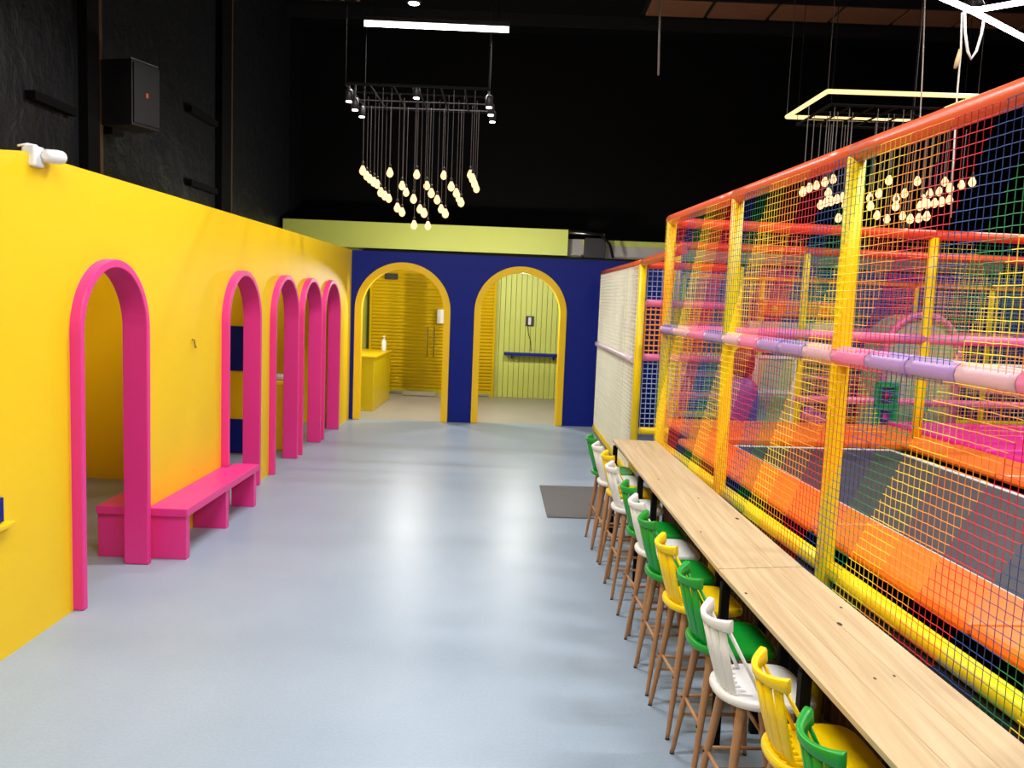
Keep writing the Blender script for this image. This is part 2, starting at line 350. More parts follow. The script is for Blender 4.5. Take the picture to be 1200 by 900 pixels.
# lobby behind the blue wall
lob = structure(MB().box(-5.7, 1.2, 19.95, 20.05, 0, 3.45).build('wall_lobby', LIMEDK), 'lime panelled rear wall of the lobby')
for k in range(27):
    x = -0.57 + k * 0.125
    if x < 2.9: MB().box(x, x + 0.117, 19.88, 19.96, 0, 3.43).build('board', LIME, lob, bevel=0.006)
structure(MB().box(1.2, 11.5, 19.96, 20.06, 0, 3.72).build('wall_lobby', CREAMW), 'grey white wall above and behind the blue wall')
structure(MB().box(1.45, 11.5, 19.93, 20.03, 3.72, 3.85).build('trim_30', LIME), 'lime strip along the top of the grey white wall')
structure(MB().box(1.05, 1.45, 19.97, 20.07, 3.40, 3.85).build('wall_lobby', CREAMW))
structure(MB().box(-5.6, 1.08, 19.55, 19.95, 3.43, 4.03).build('trim_31', LIME), 'big lime green box header above the blue wall')
structure(MB().box(-3.75, -3.65, 15.8, 19.9, 0, 3.05).build('wall_lobby', LIME), 'lime side wall of the lobby')
sh = thing('roller_shutter', 'yellow ribbed roller shutter behind the blue wall, seen through the left arch', 'shutter', (-1.9, 19.8, 0))
c = MB(); zs = []
n = 38
prof = []
for k in range(n):
    z = 0.08 + k * 3.1 / n; d = 3.1 / n
    prof += [(0.012, z), (-0.022, z + d * 0.10), (-0.030, z + d * 0.45), (-0.022, z + d * 0.78), (0.012, z + d * 0.88)]
vs = [(sx, y, z) for y, z in prof for sx in (-1.6, 1.3)]
stuff(MB().add(vs, [(2 * i, 2 * i + 1, 2 * i + 3, 2 * i + 2) for i in range(len(prof) - 1)]).build('slats', SHUT, sh))
MB().box(-1.6, 1.3, -0.05, 0.02, 0.0, 0.10).build('bottom_bar', mat('lime_bar', (0.5, 0.5, 0.03), 0.4), sh)
for sx in (-1.66, 1.3): MB().box(sx, sx + 0.06, -0.06, 0.03, 0, 3.3).build('guide_rail', SHUT, sh)
for sx in (-1.2, 0.75): MB().box(sx, sx + 0.5, -0.09, -0.05, 0.02, 0.07).build('floor_lock', CHROME, sh)
gd = thing('glass_door', 'frameless glass door with long bar handle in front of the yellow shutter', 'door', (-1.9, 19.3, 0))
GL = bpy.data.materials.new('clear_glass'); GL.use_nodes = True
_b = GL.node_tree.nodes['Principled BSDF']; _b.inputs['Transmission Weight'].default_value = 1; _b.inputs['Roughness'].default_value = 0.02; _b.inputs['IOR'].default_value = 1.1; _b.inputs['Base Color'].default_value = (0.98, 1, 0.98, 1)
MB().box(-0.75, 0.02, -0.005, 0.005, 0.12, 2.9).build('pane', GL, gd)
for hx in (-0.2, -0.05): MB().tube([(hx, -0.05, 0.95), (hx, -0.05, 1.65)], 0.014, 8).build('handle', mat('dark_bronze', (0.12, 0.08, 0.02), 0.4), gd, True)
MB().box(-0.75, 0.02, -0.02, 0.02, 0.03, 0.12).build('patch_rail', CHROME, gd)
ct = thing('reception_counter', 'yellow panelled reception counter inside the left yellow arch', 'counter', (-3.2, 17.6, 0))
MB().box(-0.42, 0.34, -1.1, 1.0, 0, 1.08).build('body', mat('counter_yellow', (0.66, 0.47, 0.0), 0.4), ct, bevel=0.01)
MB().box(-0.43, 0.37, -1.12, 1.03, 1.08, 1.12).build('top', ARCHYEL, ct, bevel=0.006)
bt = thing('soap_bottle', 'small white pump bottle standing on the yellow reception counter', 'bottle', (-2.95, 18.2, 1.12))
MB().lathe([(0.05, 0), (0.055, 0.02), (0.055, 0.2), (0.02, 0.26)], 12).build('body', WHITE, bt, True)
MB().lathe([(0.018, 0.26), (0.018, 0.30), (0.03, 0.30), (0.03, 0.33)], 10).build('pump', WHITE, bt, True)
bx = tag(MB().box(-1.93, -1.76, 19.62, 19.70, 1.72, 2.06).build('wall_box', WHITE, bevel=0.01), 'small white control box beside the yellow shutter', 'box')
sg = tag(MB().box(-3.20, -2.90, 19.66, 19.74, 2.72, 2.86).build('wall_fitting', BLACK, bevel=0.008), 'small dark fitting high on the yellow shutter', 'fitting')
ss = thing('wall_shelf', 'dark blue shelf on the lime panelling inside the right yellow arch', 'shelf', (0.36, 19.88, 1.07))
MB().box(-0.67, 0.72, -0.32, 0, -0.03, 0.03).build('board', BLUE, ss, bevel=0.005)
for sx in (-0.5, 0.5): MB().box(sx, sx + 0.03, -0.2, 0, -0.12, -0.03).build('bracket', BLUE, ss)
ph = thing('wall_telephone', 'black and white wall panel with a hanging cord above the blue shelf', 'panel', (0.27, 19.88, 1.86))
MB().box(-0.10, 0.10, -0.04, 0, -0.12, 0.12).build('plate', BLACK, ph, bevel=0.008)
MB().box(-0.035, 0.035, -0.07, -0.04, -0.09, 0.09).build('handset', WHITE, ph, bevel=0.01)
MB().tube([(-0.04, -0.03, -0.12), (-0.02, -0.03, -0.3), (0.04, -0.03, -0.48), (0.06, -0.03, -0.72)], 0.008, 6).build('cord', BLACKM, ph, True)
ab = thing('black_speaker_box', 'black box on the ledge behind the blue wall beside the lime header', 'speaker', (1.72, 19.7, 3.40))
MB().box(-0.24, 0.24, -0.2, 0.2, 0, 0.46).build('body', BLACK, ab, bevel=0.01)
MB().box(-0.3, -0.24, -0.1, 0.1, 0.03, 0.07).build('bracket', BLACK, ab)
cbl = MB().tube([(1.10, 19.43, 4.0), (1.5, 19.43, 3.98), (1.85, 19.43, 3.93), (2.05, 19.43, 3.72), (2.14, 19.43, 3.41)], 0.03, 8).build('black_cable', BLACKM, None, True)
tag(cbl, 'thick black cable curving down beside the black box above the blue wall', 'cable')
pp = tag(MB().tube([(1.1, 19.7, 3.98), (1.95, 19.7, 3.96)], 0.03, 8).build('conduit_pipe', CHROME, None, True), 'brown metal pipe lying above the black box', 'pipe')
structure(MB().box(-3.7, 11.5, 19.5, 20, 3.36, 3.40).build('trim_32', BLACKM), 'dark ledge under the lime header')

# ================================================================ BENCHES, CAMERA, MAT
def bench(x0, x1, y0, y1, label, notch=None):
    b = thing('bench', label, 'bench', ((x0 + x1) / 2, (y0 + y1) / 2, 0), 0, 'pink benches under the first arches')
    cx, cy = (x0 + x1) / 2, (y0 + y1) / 2
    pts = [(x0, y0), (x1, y0), (x1, y1)]
    pts += [(notch[0], y1), (notch[0], notch[1]), (x0, notch[1])] if notch else [(x0, y1)]
    MB().quadbox([(p[0] - cx, p[1] - cy) for p in pts], 0.385, 0.455).build('seat', PINK, b, bevel=0.006)
    for y in (y0 + 0.03, cy + 0.02, y1 - 0.11):
        xa = notch[0] if notch and y > notch[1] - 0.1 else x0
        MB().box(xa - cx, x1 - 0.02 - cx, y - cy, y + 0.08 - cy, 0, 0.385).build('support_panel', PINK, b, bevel=0.005)
    return b
bench(XW + 0.004, -2.77, 6.90, 8.87, 'long bright pink bench along the yellow wall facing the hall', (-3.036, 8.64))
bench(-3.556, XW - 0.106, 6.90, 8.62, 'pink bench inside the room behind the yellow wall, seen through the first arch')
sc = thing('security_camera', 'white bullet camera on top of the near end of the yellow wall', 'camera', (XW, 5.30, 3.10))
MB().box(-0.05, 0.035, -0.02, 0.10, -0.03, 0.10).build('mount', WHITE, sc, bevel=0.012)
MB().lathe([(0.02, -0.02), (0.042, 0.0), (0.046, 0.13), (0.044, 0.16), (0.02, 0.19)], 16, Matrix.Translation((0.07, 0.06, 0.045)) @ Matrix.Rotation(-PI / 2 + 0.1, 4, 'X')).build('body', WHITE, sc, True)
MB().tube([(-0.05, -0.05, 0.085), (-0.02, 0.0, 0.105), (0.02, 0.04, 0.10)], 0.008, 6).build('cable', WHITE, sc, True)
hk = thing('wall_hook', 'tiny dark hook on the yellow wall between the first two pink arches', 'hook', (XW, 7.885, 1.80))
MB().tube([(0.0, 0, 0.05), (0.02, 0, 0.05), (0.025, 0.01, 0.0), (0.03, 0.015, -0.03)], 0.008, 6).build('hook', mat('dark_gold', (0.25, 0.16, 0.0), 0.5), hk, True)
mt = tag(MB().quadbox([(0.40, 8.83), (1.12, 8.86), (1.11, 10.40), (0.355, 10.36)], 0.0, 0.012).build('floor_mat', mat('grey_mat', (0.14, 0.14, 0.145), 0.9, noise=0.25, nscale=40, bump=0.3, bscale=120)), 'dark grey rectangular mat on the floor beside the far stools', 'mat')
spk = thing('loudspeaker', 'black loudspeaker bracketed high on the left outer wall', 'speaker', (-5.33, 11.35, 4.85), -0.35)
MB().quadbox([(-0.2, -0.3), (0.28, -0.24), (0.28, 0.24), (-0.2, 0.3)], -0.42, 0.42).build('cabinet', BLACK, spk, bevel=0.012)
MB().box(0.28, 0.30, -0.22, 0.22, -0.38, 0.38).build('grille', mat('speaker_grille', (0.009, 0.008, 0.008), 0.55), spk)
MB().box(0.30, 0.305, -0.02, 0.02, -0.03, 0.03).build('badge', mat('orange_badge', (0.7, 0.12, 0.02), 0.5), spk)
MB().box(-0.34, -0.2, -0.1, 0.1, -0.5, -0.38).build('bracket', BLACK, spk)
MB().box(-0.18, 0.27, -0.235, 0.235, 0.42, 0.435).build('top_plate', mat('grey_edge', (0.16, 0.16, 0.16), 0.4), spk)

# ================================================================ COUNTER TABLES
def lerp(a, b, t): return (a[0] + (b[0] - a[0]) * t, a[1] + (b[1] - a[1]) * t)
def table(fl, fr, nl, nr, cuts, label, legs):
    cx = (fl[0] + nr[0]) / 2; cy = (fl[1] + nr[1]) / 2
    t = thing('counter_table', label, 'table', (cx, cy, 0), 0, 'wooden counter tables along the net fence')
    sh_ = (cx, cy, 0)
    for a, b in zip(cuts[:-1], cuts[1:]):
        g_ = 0.0015
        A, B_, C_, D = lerp(nl, nr, a + g_), lerp(nl, nr, b - g_), lerp(fl, fr, b - g_), lerp(fl, fr, a + g_)
        MB().quadbox([A, B_, C_, D], 0.945, 0.970).build('plank', WOOD, t, bevel=0.0025, shift=sh_)
    q = [lerp(lerp(nl, nr, a), lerp(fl, fr, a), b) for a, b in ((0.06, 0.005), (0.96, 0.005), (0.96, 0.995), (0.06, 0.995))]
    MB().quadbox(q, 0.91, 0.9445).build('frame', BLACKM, t, shift=sh_)
    for y, hx in legs:
        v = (y - nl[1]) / (fl[1] - nl[1]); x, y = lerp(lerp(nl, nr, hx), lerp(fl, fr, hx), v)
        MB().box(x - 0.022, x + 0.022, y - 0.022, y + 0.022, 0, 0.91).build('leg', BLACKM, t, shift=sh_)
    return t, sh_
t1, s1 = table((1.014, 8.40), (1.462, 8.37), (1.117, 4.29), (1.60, 4.39), (0, 0.66, 1), 'far wooden counter table of two wide planks, running up to the yellow corner post', ((8.34, 0.06), (6.86, 0.07), (6.25, 0.07), (4.35, 0.60), (8.30, 0.90), (6.86, 0.9), (5.7, 0.9), (4.35, 0.9)))
t2, s2 = table((1.117, 4.28), (1.60, 4.38), (1.30, 0.90), (1.81, 1.00), (0, 0.33, 0.66, 1), 'near wooden counter table of three pine planks with dark knots', ((4.235, 0.06), (3.19, 0.07), (1.0, 0.07), (4.2, 0.9), (3.19, 0.9), (2.0, 0.9), (1.0, 0.9)))
for x, y, rx in ((1.487, 3.57, 0.020), (1.413, 3.03, 0.010), (1.50, 3.06, 0.009), (1.575, 3.78, 0.012), (1.165, 3.92, 0.012)):
    MB().lathe([(1, 0), (1, 0.0006)], 10, Matrix.Translation((x - s2[0], y - s2[1], 0.9701)) @ Matrix.Diagonal((rx * 0.55, rx, 1, 1))).build('knot', KNOT, t2)
for x, y, rx in ((1.50, 5.36, 0.022), (1.17, 6.5, 0.012), (1.2, 8.0, 0.014), (1.36, 5.9, 0.012), (1.18, 5.0, 0.011)):
    MB().lathe([(1, 0), (1, 0.0006)], 10, Matrix.Translation((x - s1[0], y - s1[1], 0.9701)) @ Matrix.Diagonal((rx * 0.55, rx, 1, 1))).build('knot', KNOT, t1)

# ================================================================ BAR STOOLS
def seat_mesh(m):
    n = 40; vs = []; fs = []
    def outline(k, sx, sy):
        a = 2 * PI * k / n; ca, sa = math.cos(a), math.sin(a)
        e = 0.40 if ca >= 0 else 0.80
        return Vector((sx * abs(ca) ** e * (1 if ca >= 0 else -1), sy * abs(sa) ** e * (1 if sa >= 0 else -1), 0))
    rings = [(0.0, 0.690, 0.6), (0.0, 0.688, 0.90), (0.0, 0.697, 0.985), (0, 0.712, 1.0), (0, 0.725, 0.985), (0, 0.731, 0.95), (0, 0.728, 0.85), (0, 0.723, 0.6), (0, 0.720, 0.25)]
    for _, z, s in rings:
        for k in range(n):
            p = outline(k, 0.205 * s, 0.205 * s); vs.append((p.x + 0.0, p.y * (1.0 - 0.12 * (p.x < 0) * min(1, -p.x / 0.2)), z))
    for i in range(len(rings) - 1):
        for k in range(n): fs.append((i * n + k, i * n + (k + 1) % n, (i + 1) * n + (k + 1) % n, (i + 1) * n + k))
    fs += [tuple(range(n - 1, -1, -1)), tuple(range((len(rings) - 1) * n, len(rings) * n))]
    return MB().add(vs, fs).mesh('seat', m, True)
def crest_pt(t): return Vector((-0.255 + 0.070 * t * t, 0.132 * t, 0.99))
def crest_mesh(m):
    N_ = 24; pts = []; frs = []
    for i in range(N_ + 1):
        t = -1 + 2 * i / N_; p = crest_pt(t); tg = (Vector((0.14 * t, 0.132, 0))).normalized(); nr = Vector((tg.y, -tg.x, 0))   # points to the front
        hgt = 0.017 + 0.011 * t * t; th = 0.0115 + 0.005 * t * t
        lean = nr * -0.006; e = t ** 4
        z = p.z + 0.038 + 0.010 * e
        up = Vector((0, 0, 1))
        o = []
        for cx_, cz in ((-1, -0.85), (-0.8, -1), (0.8, -1), (1, -0.85), (1, 0.75), (0.6, 1.0), (-0.6, 1.0), (-1, 0.75)):
            o.append(nr * (th * cx_) + up * (hgt * cz) + (lean * (1 if cz > 0 else 0)))
        pts.append(Vector((p.x, p.y, z))); frs.append(o)
    return MB().sweep(pts, frs).mesh('crest_rail', m, True)
def spindle_mesh(t, m):
    top = crest_pt(t) + Vector((0.0, 0, 0.022)); mb = MB()
    if abs(t) > 0.9:
        mb.tube([top, top.lerp(Vector((-0.03, 0.150 * (1 if t > 0 else -1), 0.72)), 0.5), Vector((-0.035, 0.152 * (1 if t > 0 else -1), 0.722))], [0.0085, 0.007, 0.0085], 8)
    else:
        bot = Vector((-0.175 + 0.04 * t * t, 0.135 * t, 0.737)); fwd = bot + Vector((0.030, 0, -0.010)); end = bot + Vector((0.085, 0, -0.012))
        mid = top.lerp(bot, 0.5) + Vector((-0.004, 0, 0)); lo = top.lerp(bot, 0.9)
        pts = [top, mid, lo, bot + Vector((0.004, 0, -0.002)), fwd, end]
        frs = []
        for i, p in enumerate(pts):
            tg = (pts[min(i + 1, 5)] - pts[max(i - 1, 0)]).normalized(); sd = (Vector((0.14 * t, 0.132, 0))).normalized(); nn = sd.cross(tg).normalized()
            w_ = (0.0180, 0.0190, 0.0180, 0.0165, 0.012, 0.006)[i]; d_ = (0.007, 0.007, 0.007, 0.007, 0.005, 0.003)[i]
            frs.append([sd * (w_ * a) + nn * (d_ * b) for a, b in ((-1, -0.5), (-0.7, -1), (0.7, -1), (1, -0.5), (1, 0.5), (0.7, 1), (-0.7, 1), (-1, 0.5))])
        mb.sweep(pts, frs)
    return mb.mesh('spindle', m, True)
SPT = (-0.95, -0.76, -0.455, -0.15, 0.15, 0.455, 0.76, 0.95)
SET = {}
for nm, m in (('green', GREENP), ('white', WHITE), ('yellow', YELP)):
    SET[nm] = (seat_mesh(m), crest_mesh(m), [spindle_mesh(t, m) for t in SPT])
LEGM = {}
FT = lambda sx, sy: Vector((sx * 0.195, sy * 0.190, 0)); TP = lambda sx, sy: Vector((sx * 0.110, sy * 0.110, 0.692))
for sx in (-1, 1):
    for sy in (-1, 1):
        a, b = FT(sx, sy), TP(sx, sy)
        LEGM[sx, sy] = MB().tube([a + Vector((0, 0, 0.004)), a.lerp(b, 0.06), a.lerp(b, 0.5), a.lerp(b, 0.9), b], [0.0105, 0.0125, 0.0175, 0.0215, 0.0215], 12).mesh('leg', WOODLEG, True)
FOOTM = {k: MB().tube([FT(*k), FT(*k) + Vector((0, 0, 0.008))], 0.012, 10).mesh('foot_cap', BLACK, True) for k in LEGM}
STM = []
def on(sx, sy, z): return FT(sx, sy).lerp(TP(sx, sy), z / 0.704)
for A, B_ in ((on(-1, -1, 0.34), on(-1, 1, 0.34)), (on(1, -1, 0.30), on(1, 1, 0.30)), (on(-1, -1, 0.24), on(1, -1, 0.24)), (on(-1, 1, 0.24), on(1, 1, 0.24))):
    STM.append(MB().tube([A, A.lerp(B_, 0.5), B_], [0.0085, 0.0105, 0.0085], 8).mesh('stretcher', WOODLEG, True))
BOLTM = MB().lathe([(0.006, 0), (0.006, 0.004), (0.003, 0.006)], 8).mesh('bolt', BLACK, True)
STOOLS = [('green', 0.975, 7.98, 'green spindle-back bar stool at the far end of the wooden counter'),
          ('white', 0.995, 7.545, 'white spindle-back bar stool next to the farthest green one'),
          ('yellow', 1.035, 7.11, 'yellow spindle-back bar stool between the two farthest white ones'),
          ('white', 1.02, 6.60, 'fourth stool from the far end, white, in front of the far yellow one'),
          ('green', 1.055, 5.90, 'green spindle-back bar stool between two white ones, midway along the counter'),
          ('white', 1.055, 5.45, 'white spindle-back bar stool between two green ones, midway along the counter'),
          ('green', 1.055, 4.99, 'green spindle-back bar stool just behind the middle yellow one'),
          ('yellow', 1.080, 4.50, 'yellow spindle-back bar stool between two green ones at the table joint'),
          ('green', 1.105, 3.97, 'green spindle-back bar stool just behind the nearest white one'),
          ('white', 1.110, 3.46, 'nearest white spindle-back bar stool, whole seat in view'),
          ('yellow', 1.185, 2.93, 'nearest yellow spindle-back bar stool, legs cut off by the picture edge'),
          ('green', 1.195, 2.46, 'nearest green spindle-back bar stool, only its back in view at the bottom edge')]
for i, (cname, x, y, lab) in enumerate(STOOLS):
    s = thing('bar_stool', lab, 'stool', (x, y, 0), 0.09 + random.uniform(-0.05, 0.05), 'spindle-back bar stools along the counter')
    se, cr, sps = SET[cname]
    link('seat', se, s); link('crest_rail', cr, s)
    for me in sps: link('spindle', me, s)
    for k, me in LEGM.items():
        l = link('leg', me, s); link('foot_cap', FOOTM[k], l)
    for me in STM: link('stretcher', me, s)
    for sy in (-1, 1):
        b = link('bolt', BOLTM, s); p = on(-1, sy, 0.34); b.location = p + Vector((-0.016, 0, 0)); b.rotation_euler = (0, -PI / 2, 0)

# ================================================================ PLAY AREA
TF = -0.0734; EX, EY = math.sin(TF), math.cos(TF); NX, NY = EY, -EX
C0 = (1.508, 8.46)
def L(a, b, z=0.0): return Vector((C0[0] + a * NX + b * EX, C0[1] + a * NY + b * EY, z))
RZ = -TF     # local +X = a, +Y = b
def frame_thing(name, label, cat): return thing(name, label, cat, (C0[0], C0[1], 0), math.atan2(NY, NX))
def post(par, a, b, z0, z1, m=None, r=0.048):
    n = 5; pts = [(a, b, z0 + (z1 - z0) * i / n) for i in range(n + 1)]
    return MB().tube(pts, r, 12).build('post', m or PADY, par, True)
def rail(par, name, p, q, r, m):
    p, q = Vector(p), Vector(q); pts = [p.lerp(q, i / 6) for i in range(7)]
    return MB().tube(pts, r, 12).build(name, m, par, True)
def net(par, m, along, L0, L1, fixed, z0, z1, pitch, r, bulge=0.0, jit=0.0016, name='net'):
    """square-mesh knotted net: every strand is a thin three-sided cord, knots slightly uneven"""
    rnd = random.Random(int(abs(L0 * 91 + L1 * 13 + fixed * 7) * 100))
    nu = max(1, round((L1 - L0) / pitch)); nz = max(1, round((z1 - z0) / pitch))
    def K(i, k):
        u = L0 + (L1 - L0) * i / nu; z = z0 + (z1 - z0) * k / nz
        d = bulge * math.sin(PI * k / nz) * math.sin(PI * ((u - L0) % 1.93) / 1.93)
        sag = 0.006 * math.sin(u * 2.1) * math.sin(PI * k / nz)
        return u + rnd.uniform(-jit, jit), z + sag + rnd.uniform(-jit, jit), fixed + d
    kn = [[K(i, k) for k in range(nz + 1)] for i in range(nu + 1)]
    vs = []; fs = []
    def emit(line, horiz):
        base = len(vs)
        for u, z, d in line:
            for q in range(3):
                c = 2 * PI * q / 3; o1, o2 = r * math.cos(c), r * math.sin(c)
                if horiz: uu, zz, dd = u, z + o1, d + o2
                else: uu, zz, dd = u + o1, z, d + o2
                vs.append((uu, dd, zz) if along == 'a' else (dd, uu, zz))
        for i in range(len(line) - 1):
            for q in range(3):
                q2 = (q + 1) % 3; fs.append((base + i * 3 + q, base + i * 3 + q2, base + i * 3 + 3 + q2, base + i * 3 + 3 + q))
    for i in range(nu + 1): emit(kn[i], False)
    for k in range(nz + 1): emit([kn[i][k] for i in range(nu + 1)], True)
    me = bpy.data.meshes.new(name); me.from_pydata(vs, [], fs); me.update(); me.materials.append(m)
    return stuff(link(name, me, par))

RAIN1 = rainbow_mat('rainbow_net', 'Y', 0.68, 1.45, 6.375 - 8.46)
fence = frame_thing('net_fence', 'tall rainbow net fence with yellow padded posts behind the wooden counter', 'fence')
BP = (0.0, -1.98, -3.89, -5.80, -7.7)
for b in BP: post(fence, 0, b, 0.0, 3.19)
for b0, b1 in zip(BP[1:], BP[:-1]):
    e0, e1 = b0 - (0.0 if b0 > -7 else .05), b1 + (0.04 if b1 == 0 else 0)
    rail(fence, 'top_rail', (0, e0, 3.216), (0, e1 , 3.216), 0.053, PADR)
    # the waist rail is wrapped in sleeves of several colours
    cols = {0.0: [PADL, PADW, PADP, PADL], -1.98: [PADW, PADP, PADL, PADL, PADW], -3.89: [PADP, PADL, PADL, PADW, PADP], -5.80: [PADW, PADP, PADL]}[b1]
    k = len(cols)
    for i, m in enumerate(cols):
        p0 = b1 - (b1 - b0) * i / k; p1 = b1 - (b1 - b0) * (i + 1) / k
        rail(fence, 'waist_rail', (-0.008, p0 - 0.004, 2.115), (-0.008, p1 + 0.004, 2.115), 0.055, m)
    rail(fence, 'base_rail', (0.04, b0 + 0.01, 0.895), (0.04, b1 - 0.01, 0.895), 0.052, PADY)
    net(fence, RAIN1, 'b', b0, b1, -0.056, 0.82, 3.19, 0.045, 0.0021, 0.006)
sk = MB()
x = -7.7
prof = []
while x < 0:
    prof += [(0.10, x), (0.075, x + 0.02), (0.075, x + 0.05), (0.10, x + 0.07)]; x += 0.09
sk.add([(a, b, z) for a, b in prof for z in (0, 0.86)], [(2 * i, 2 * i + 2, 2 * i + 3, 2 * i + 1) for i in range(len(prof) - 1)])
sk.build('skirt_panel', BROWN, fence)
rail(fence, 'kick_rail', (0.05, -7.7, 0.80), (0.05, 0, 0.80), 0.03, BLACK)

# trampoline deck by the fence
tr = frame_thing('trampoline', 'grey trampoline bed framed by orange pads just behind the net fence', 'trampoline')
A0, A1, B0, B1 = 0.68, 2.28, -6.6, -0.36
MB().box(A0, A1, B0, B1, 0.975, 0.985).build('bed', BED, tr)
for a0, a1, b0, b1 in ((A0 - 0.045, A0, B0, B1 + 0.045), (A1, A1 + 0.045, B0, B1 + 0.045), (A0, A1, B1, B1 + 0.045)):
    MB().box(a0, a1, b0, b1, 0.976, 0.992).build('edge_tape', TAPE, tr)
def pads(par, m, a0, a1, b0, b1, n, along, z0=0.965, z1=1.03):
    for i in range(n):
        if along == 'b': q = (a0, a1, b0 + (b1 - b0) * i / n + 0.003, b0 + (b1 - b0) * (i + 1) / n - 0.003)
        else: q = (a0 + (a1 - a0) * i / n + 0.003, a0 + (a1 - a0) * (i + 1) / n - 0.003, b0, b1)
        MB().box(*q, z0, z1).build('pad', m, par, bevel=0.03)
pads(tr, PADO, 0.13, 0.62, B0, -0.20, 4, 'b')
pads(tr, PADO, 2.42, 3.06, B0, -0.28, 4, 'b', 1.0, 1.06)
pads(tr, PADO, 0.34, 3.06, -0.18, 1.10, 3, 'a', 0.95, 1.05)
MB().box(0.34, 3.05, B0, 0.95, 0.70, 0.96).build('deck_frame', BLACKM, tr)
tr2 = frame_thing('trampoline', 'trampoline with bright magenta pads at the right edge', 'trampoline')
pads(tr2, MAG, 3.10, 4.05, -4.5, 1.3, 3, 'b', 0.95, 1.07)
pads(tr2, MAG, 4.06, 7.5, 0.2, 1.3, 2, 'a', 0.95, 1.07)
MB().box(4.12, 7.4, -4.5, 0.12, 0.975, 0.985).build('bed', BED, tr2)
MB().box(4.08, 7.45, 0.11, 0.16, 0.976, 0.992).build('edge_tape', TAPE, tr2)
MB().box(3.10, 7.5, -4.5, 1.25, 0.80, 0.93).build('deck_frame', BLACKM, tr2)

# white net fence between the corner post and the blue wall (runs on the floor)
wfz = thing('net_fence', 'cream net fence with a yellow post running to the blue wall', 'fence', (1.60, 10.9, 0), math.atan2(-0.10, 4.2) * -1)
# local +Y runs to the blue wall
LEN = 4.15
MB().tube([(0, 0, 0), (0, 0, 1.4), (0, 0, 2.88)], 0.052, 12).build('post', PADY, wfz, True)
MB().tube([(0, LEN, 0), (0, LEN, 2.88)], 0.045, 12).build('post', mat('cream_post', (0.80, 0.78, 0.55), 0.5), wfz, True)
rail(wfz, 'top_rail', (0, 0, 2.90), (0, LEN + 0.03, 2.90), 0.05, PADR)
rail(wfz, 'top_rail', (0, -2.33, 2.93), (0, 0, 2.90), 0.05, PADR)
rail(wfz, 'waist_rail', (-0.05, 0.05, 1.62), (-0.05, LEN, 1.62), 0.045, mat('pale_lilac', (0.72, 0.62, 0.72), 0.4))
rail(wfz, 'base_rail', (0, 0.05, 0.08), (0, LEN, 0.08), 0.07, PADY)
net(wfz, CREAMNET, 'b', 0.06, LEN, -0.045, 0.12, 2.86, 0.055, 0.004, 0.0)
for k in range(5):
    y = 0.62 + k * 0.78
    MB().box(-0.02, 0.02, y, y + 0.50, 0.12, 2.86).build('strap', CREAMNET, wfz)
# end frame that closes the gap behind the yellow corner post
RAIN0 = rainbow_mat('rainbow_net_end', 'X', 0.0, 9.0, 5.0)
NAVYNET = mat('pale_blue_net', (0.30, 0.40, 0.66), 0.6); ORNET = mat('orange_net', (0.85, 0.33, 0.02), 0.6)
ef = frame_thing('net_barrier', 'short net frame with pink bars between the two yellow posts', 'frame')
EB = 2.52
for z, m in ((2.88, PADRED), (2.38, PADP), (1.66, PADP), (0.67, PADY)): rail(ef, 'cross_bar', (0.36, EB, z), (1.6, EB, z), 0.05, m)
post(ef, 1.6, EB, 0, 2.9)
net(ef, NAVYNET, 'a', 0.36, 1.6, EB, 0.7, 1.64, 0.065, 0.007); net(ef, ORNET, 'a', 0.36, 1.6, EB, 1.68, 2.36, 0.065, 0.011); net(ef, NAVYNET, 'a', 0.36, 1.6, EB, 2.4, 2.86, 0.065, 0.007)

# cross frames inside the play area
def cross_frame(label, b, a0, a1, posts, pr, z0, z1, rails, netm, pitch, nr):
    f = frame_thing('net_barrier', label, 'frame')
    for a in posts: post(f, a, b, z0, z1, None, pr)
    ps = [a0] + [a for a in posts if a0 < a < a1] + [a1]
    for z, r, m in rails:
        for u0, u1 in zip(ps[:-1], ps[1:]): rail(f, 'cross_bar', (u0 + 0.002, b, z), (u1 - 0.002, b, z), r, m)
    net(f, netm, 'a', a0, a1, b + 0.03, z0 + 0.05 if z0 > 0 else rails[-1][0], z1, pitch, nr)
    return f
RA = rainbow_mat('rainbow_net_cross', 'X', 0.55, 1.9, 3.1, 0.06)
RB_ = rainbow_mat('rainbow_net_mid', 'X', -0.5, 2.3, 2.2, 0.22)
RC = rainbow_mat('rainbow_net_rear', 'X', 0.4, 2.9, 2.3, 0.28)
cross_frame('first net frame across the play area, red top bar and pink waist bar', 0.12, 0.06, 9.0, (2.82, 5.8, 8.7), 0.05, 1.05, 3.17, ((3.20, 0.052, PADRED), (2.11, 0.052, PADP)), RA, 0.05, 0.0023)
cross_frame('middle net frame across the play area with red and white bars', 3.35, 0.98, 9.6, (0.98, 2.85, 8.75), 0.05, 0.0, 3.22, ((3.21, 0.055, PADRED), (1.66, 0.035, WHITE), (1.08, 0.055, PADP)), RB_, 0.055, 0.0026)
cross_frame('rear net frame before the blue wall with thin yellow posts and orange top bar', 6.3, 1.9, 9.8, (1.9, 3.33, 4.8, 6.2, 7.65, 9.1), 0.038, 0.0, 2.92, ((2.90, 0.045, PADOR), (2.05, 0.04, PADP), (1.15, 0.045, PADP), (0.42, 0.05, PADY)), RC, 0.065, 0.003)

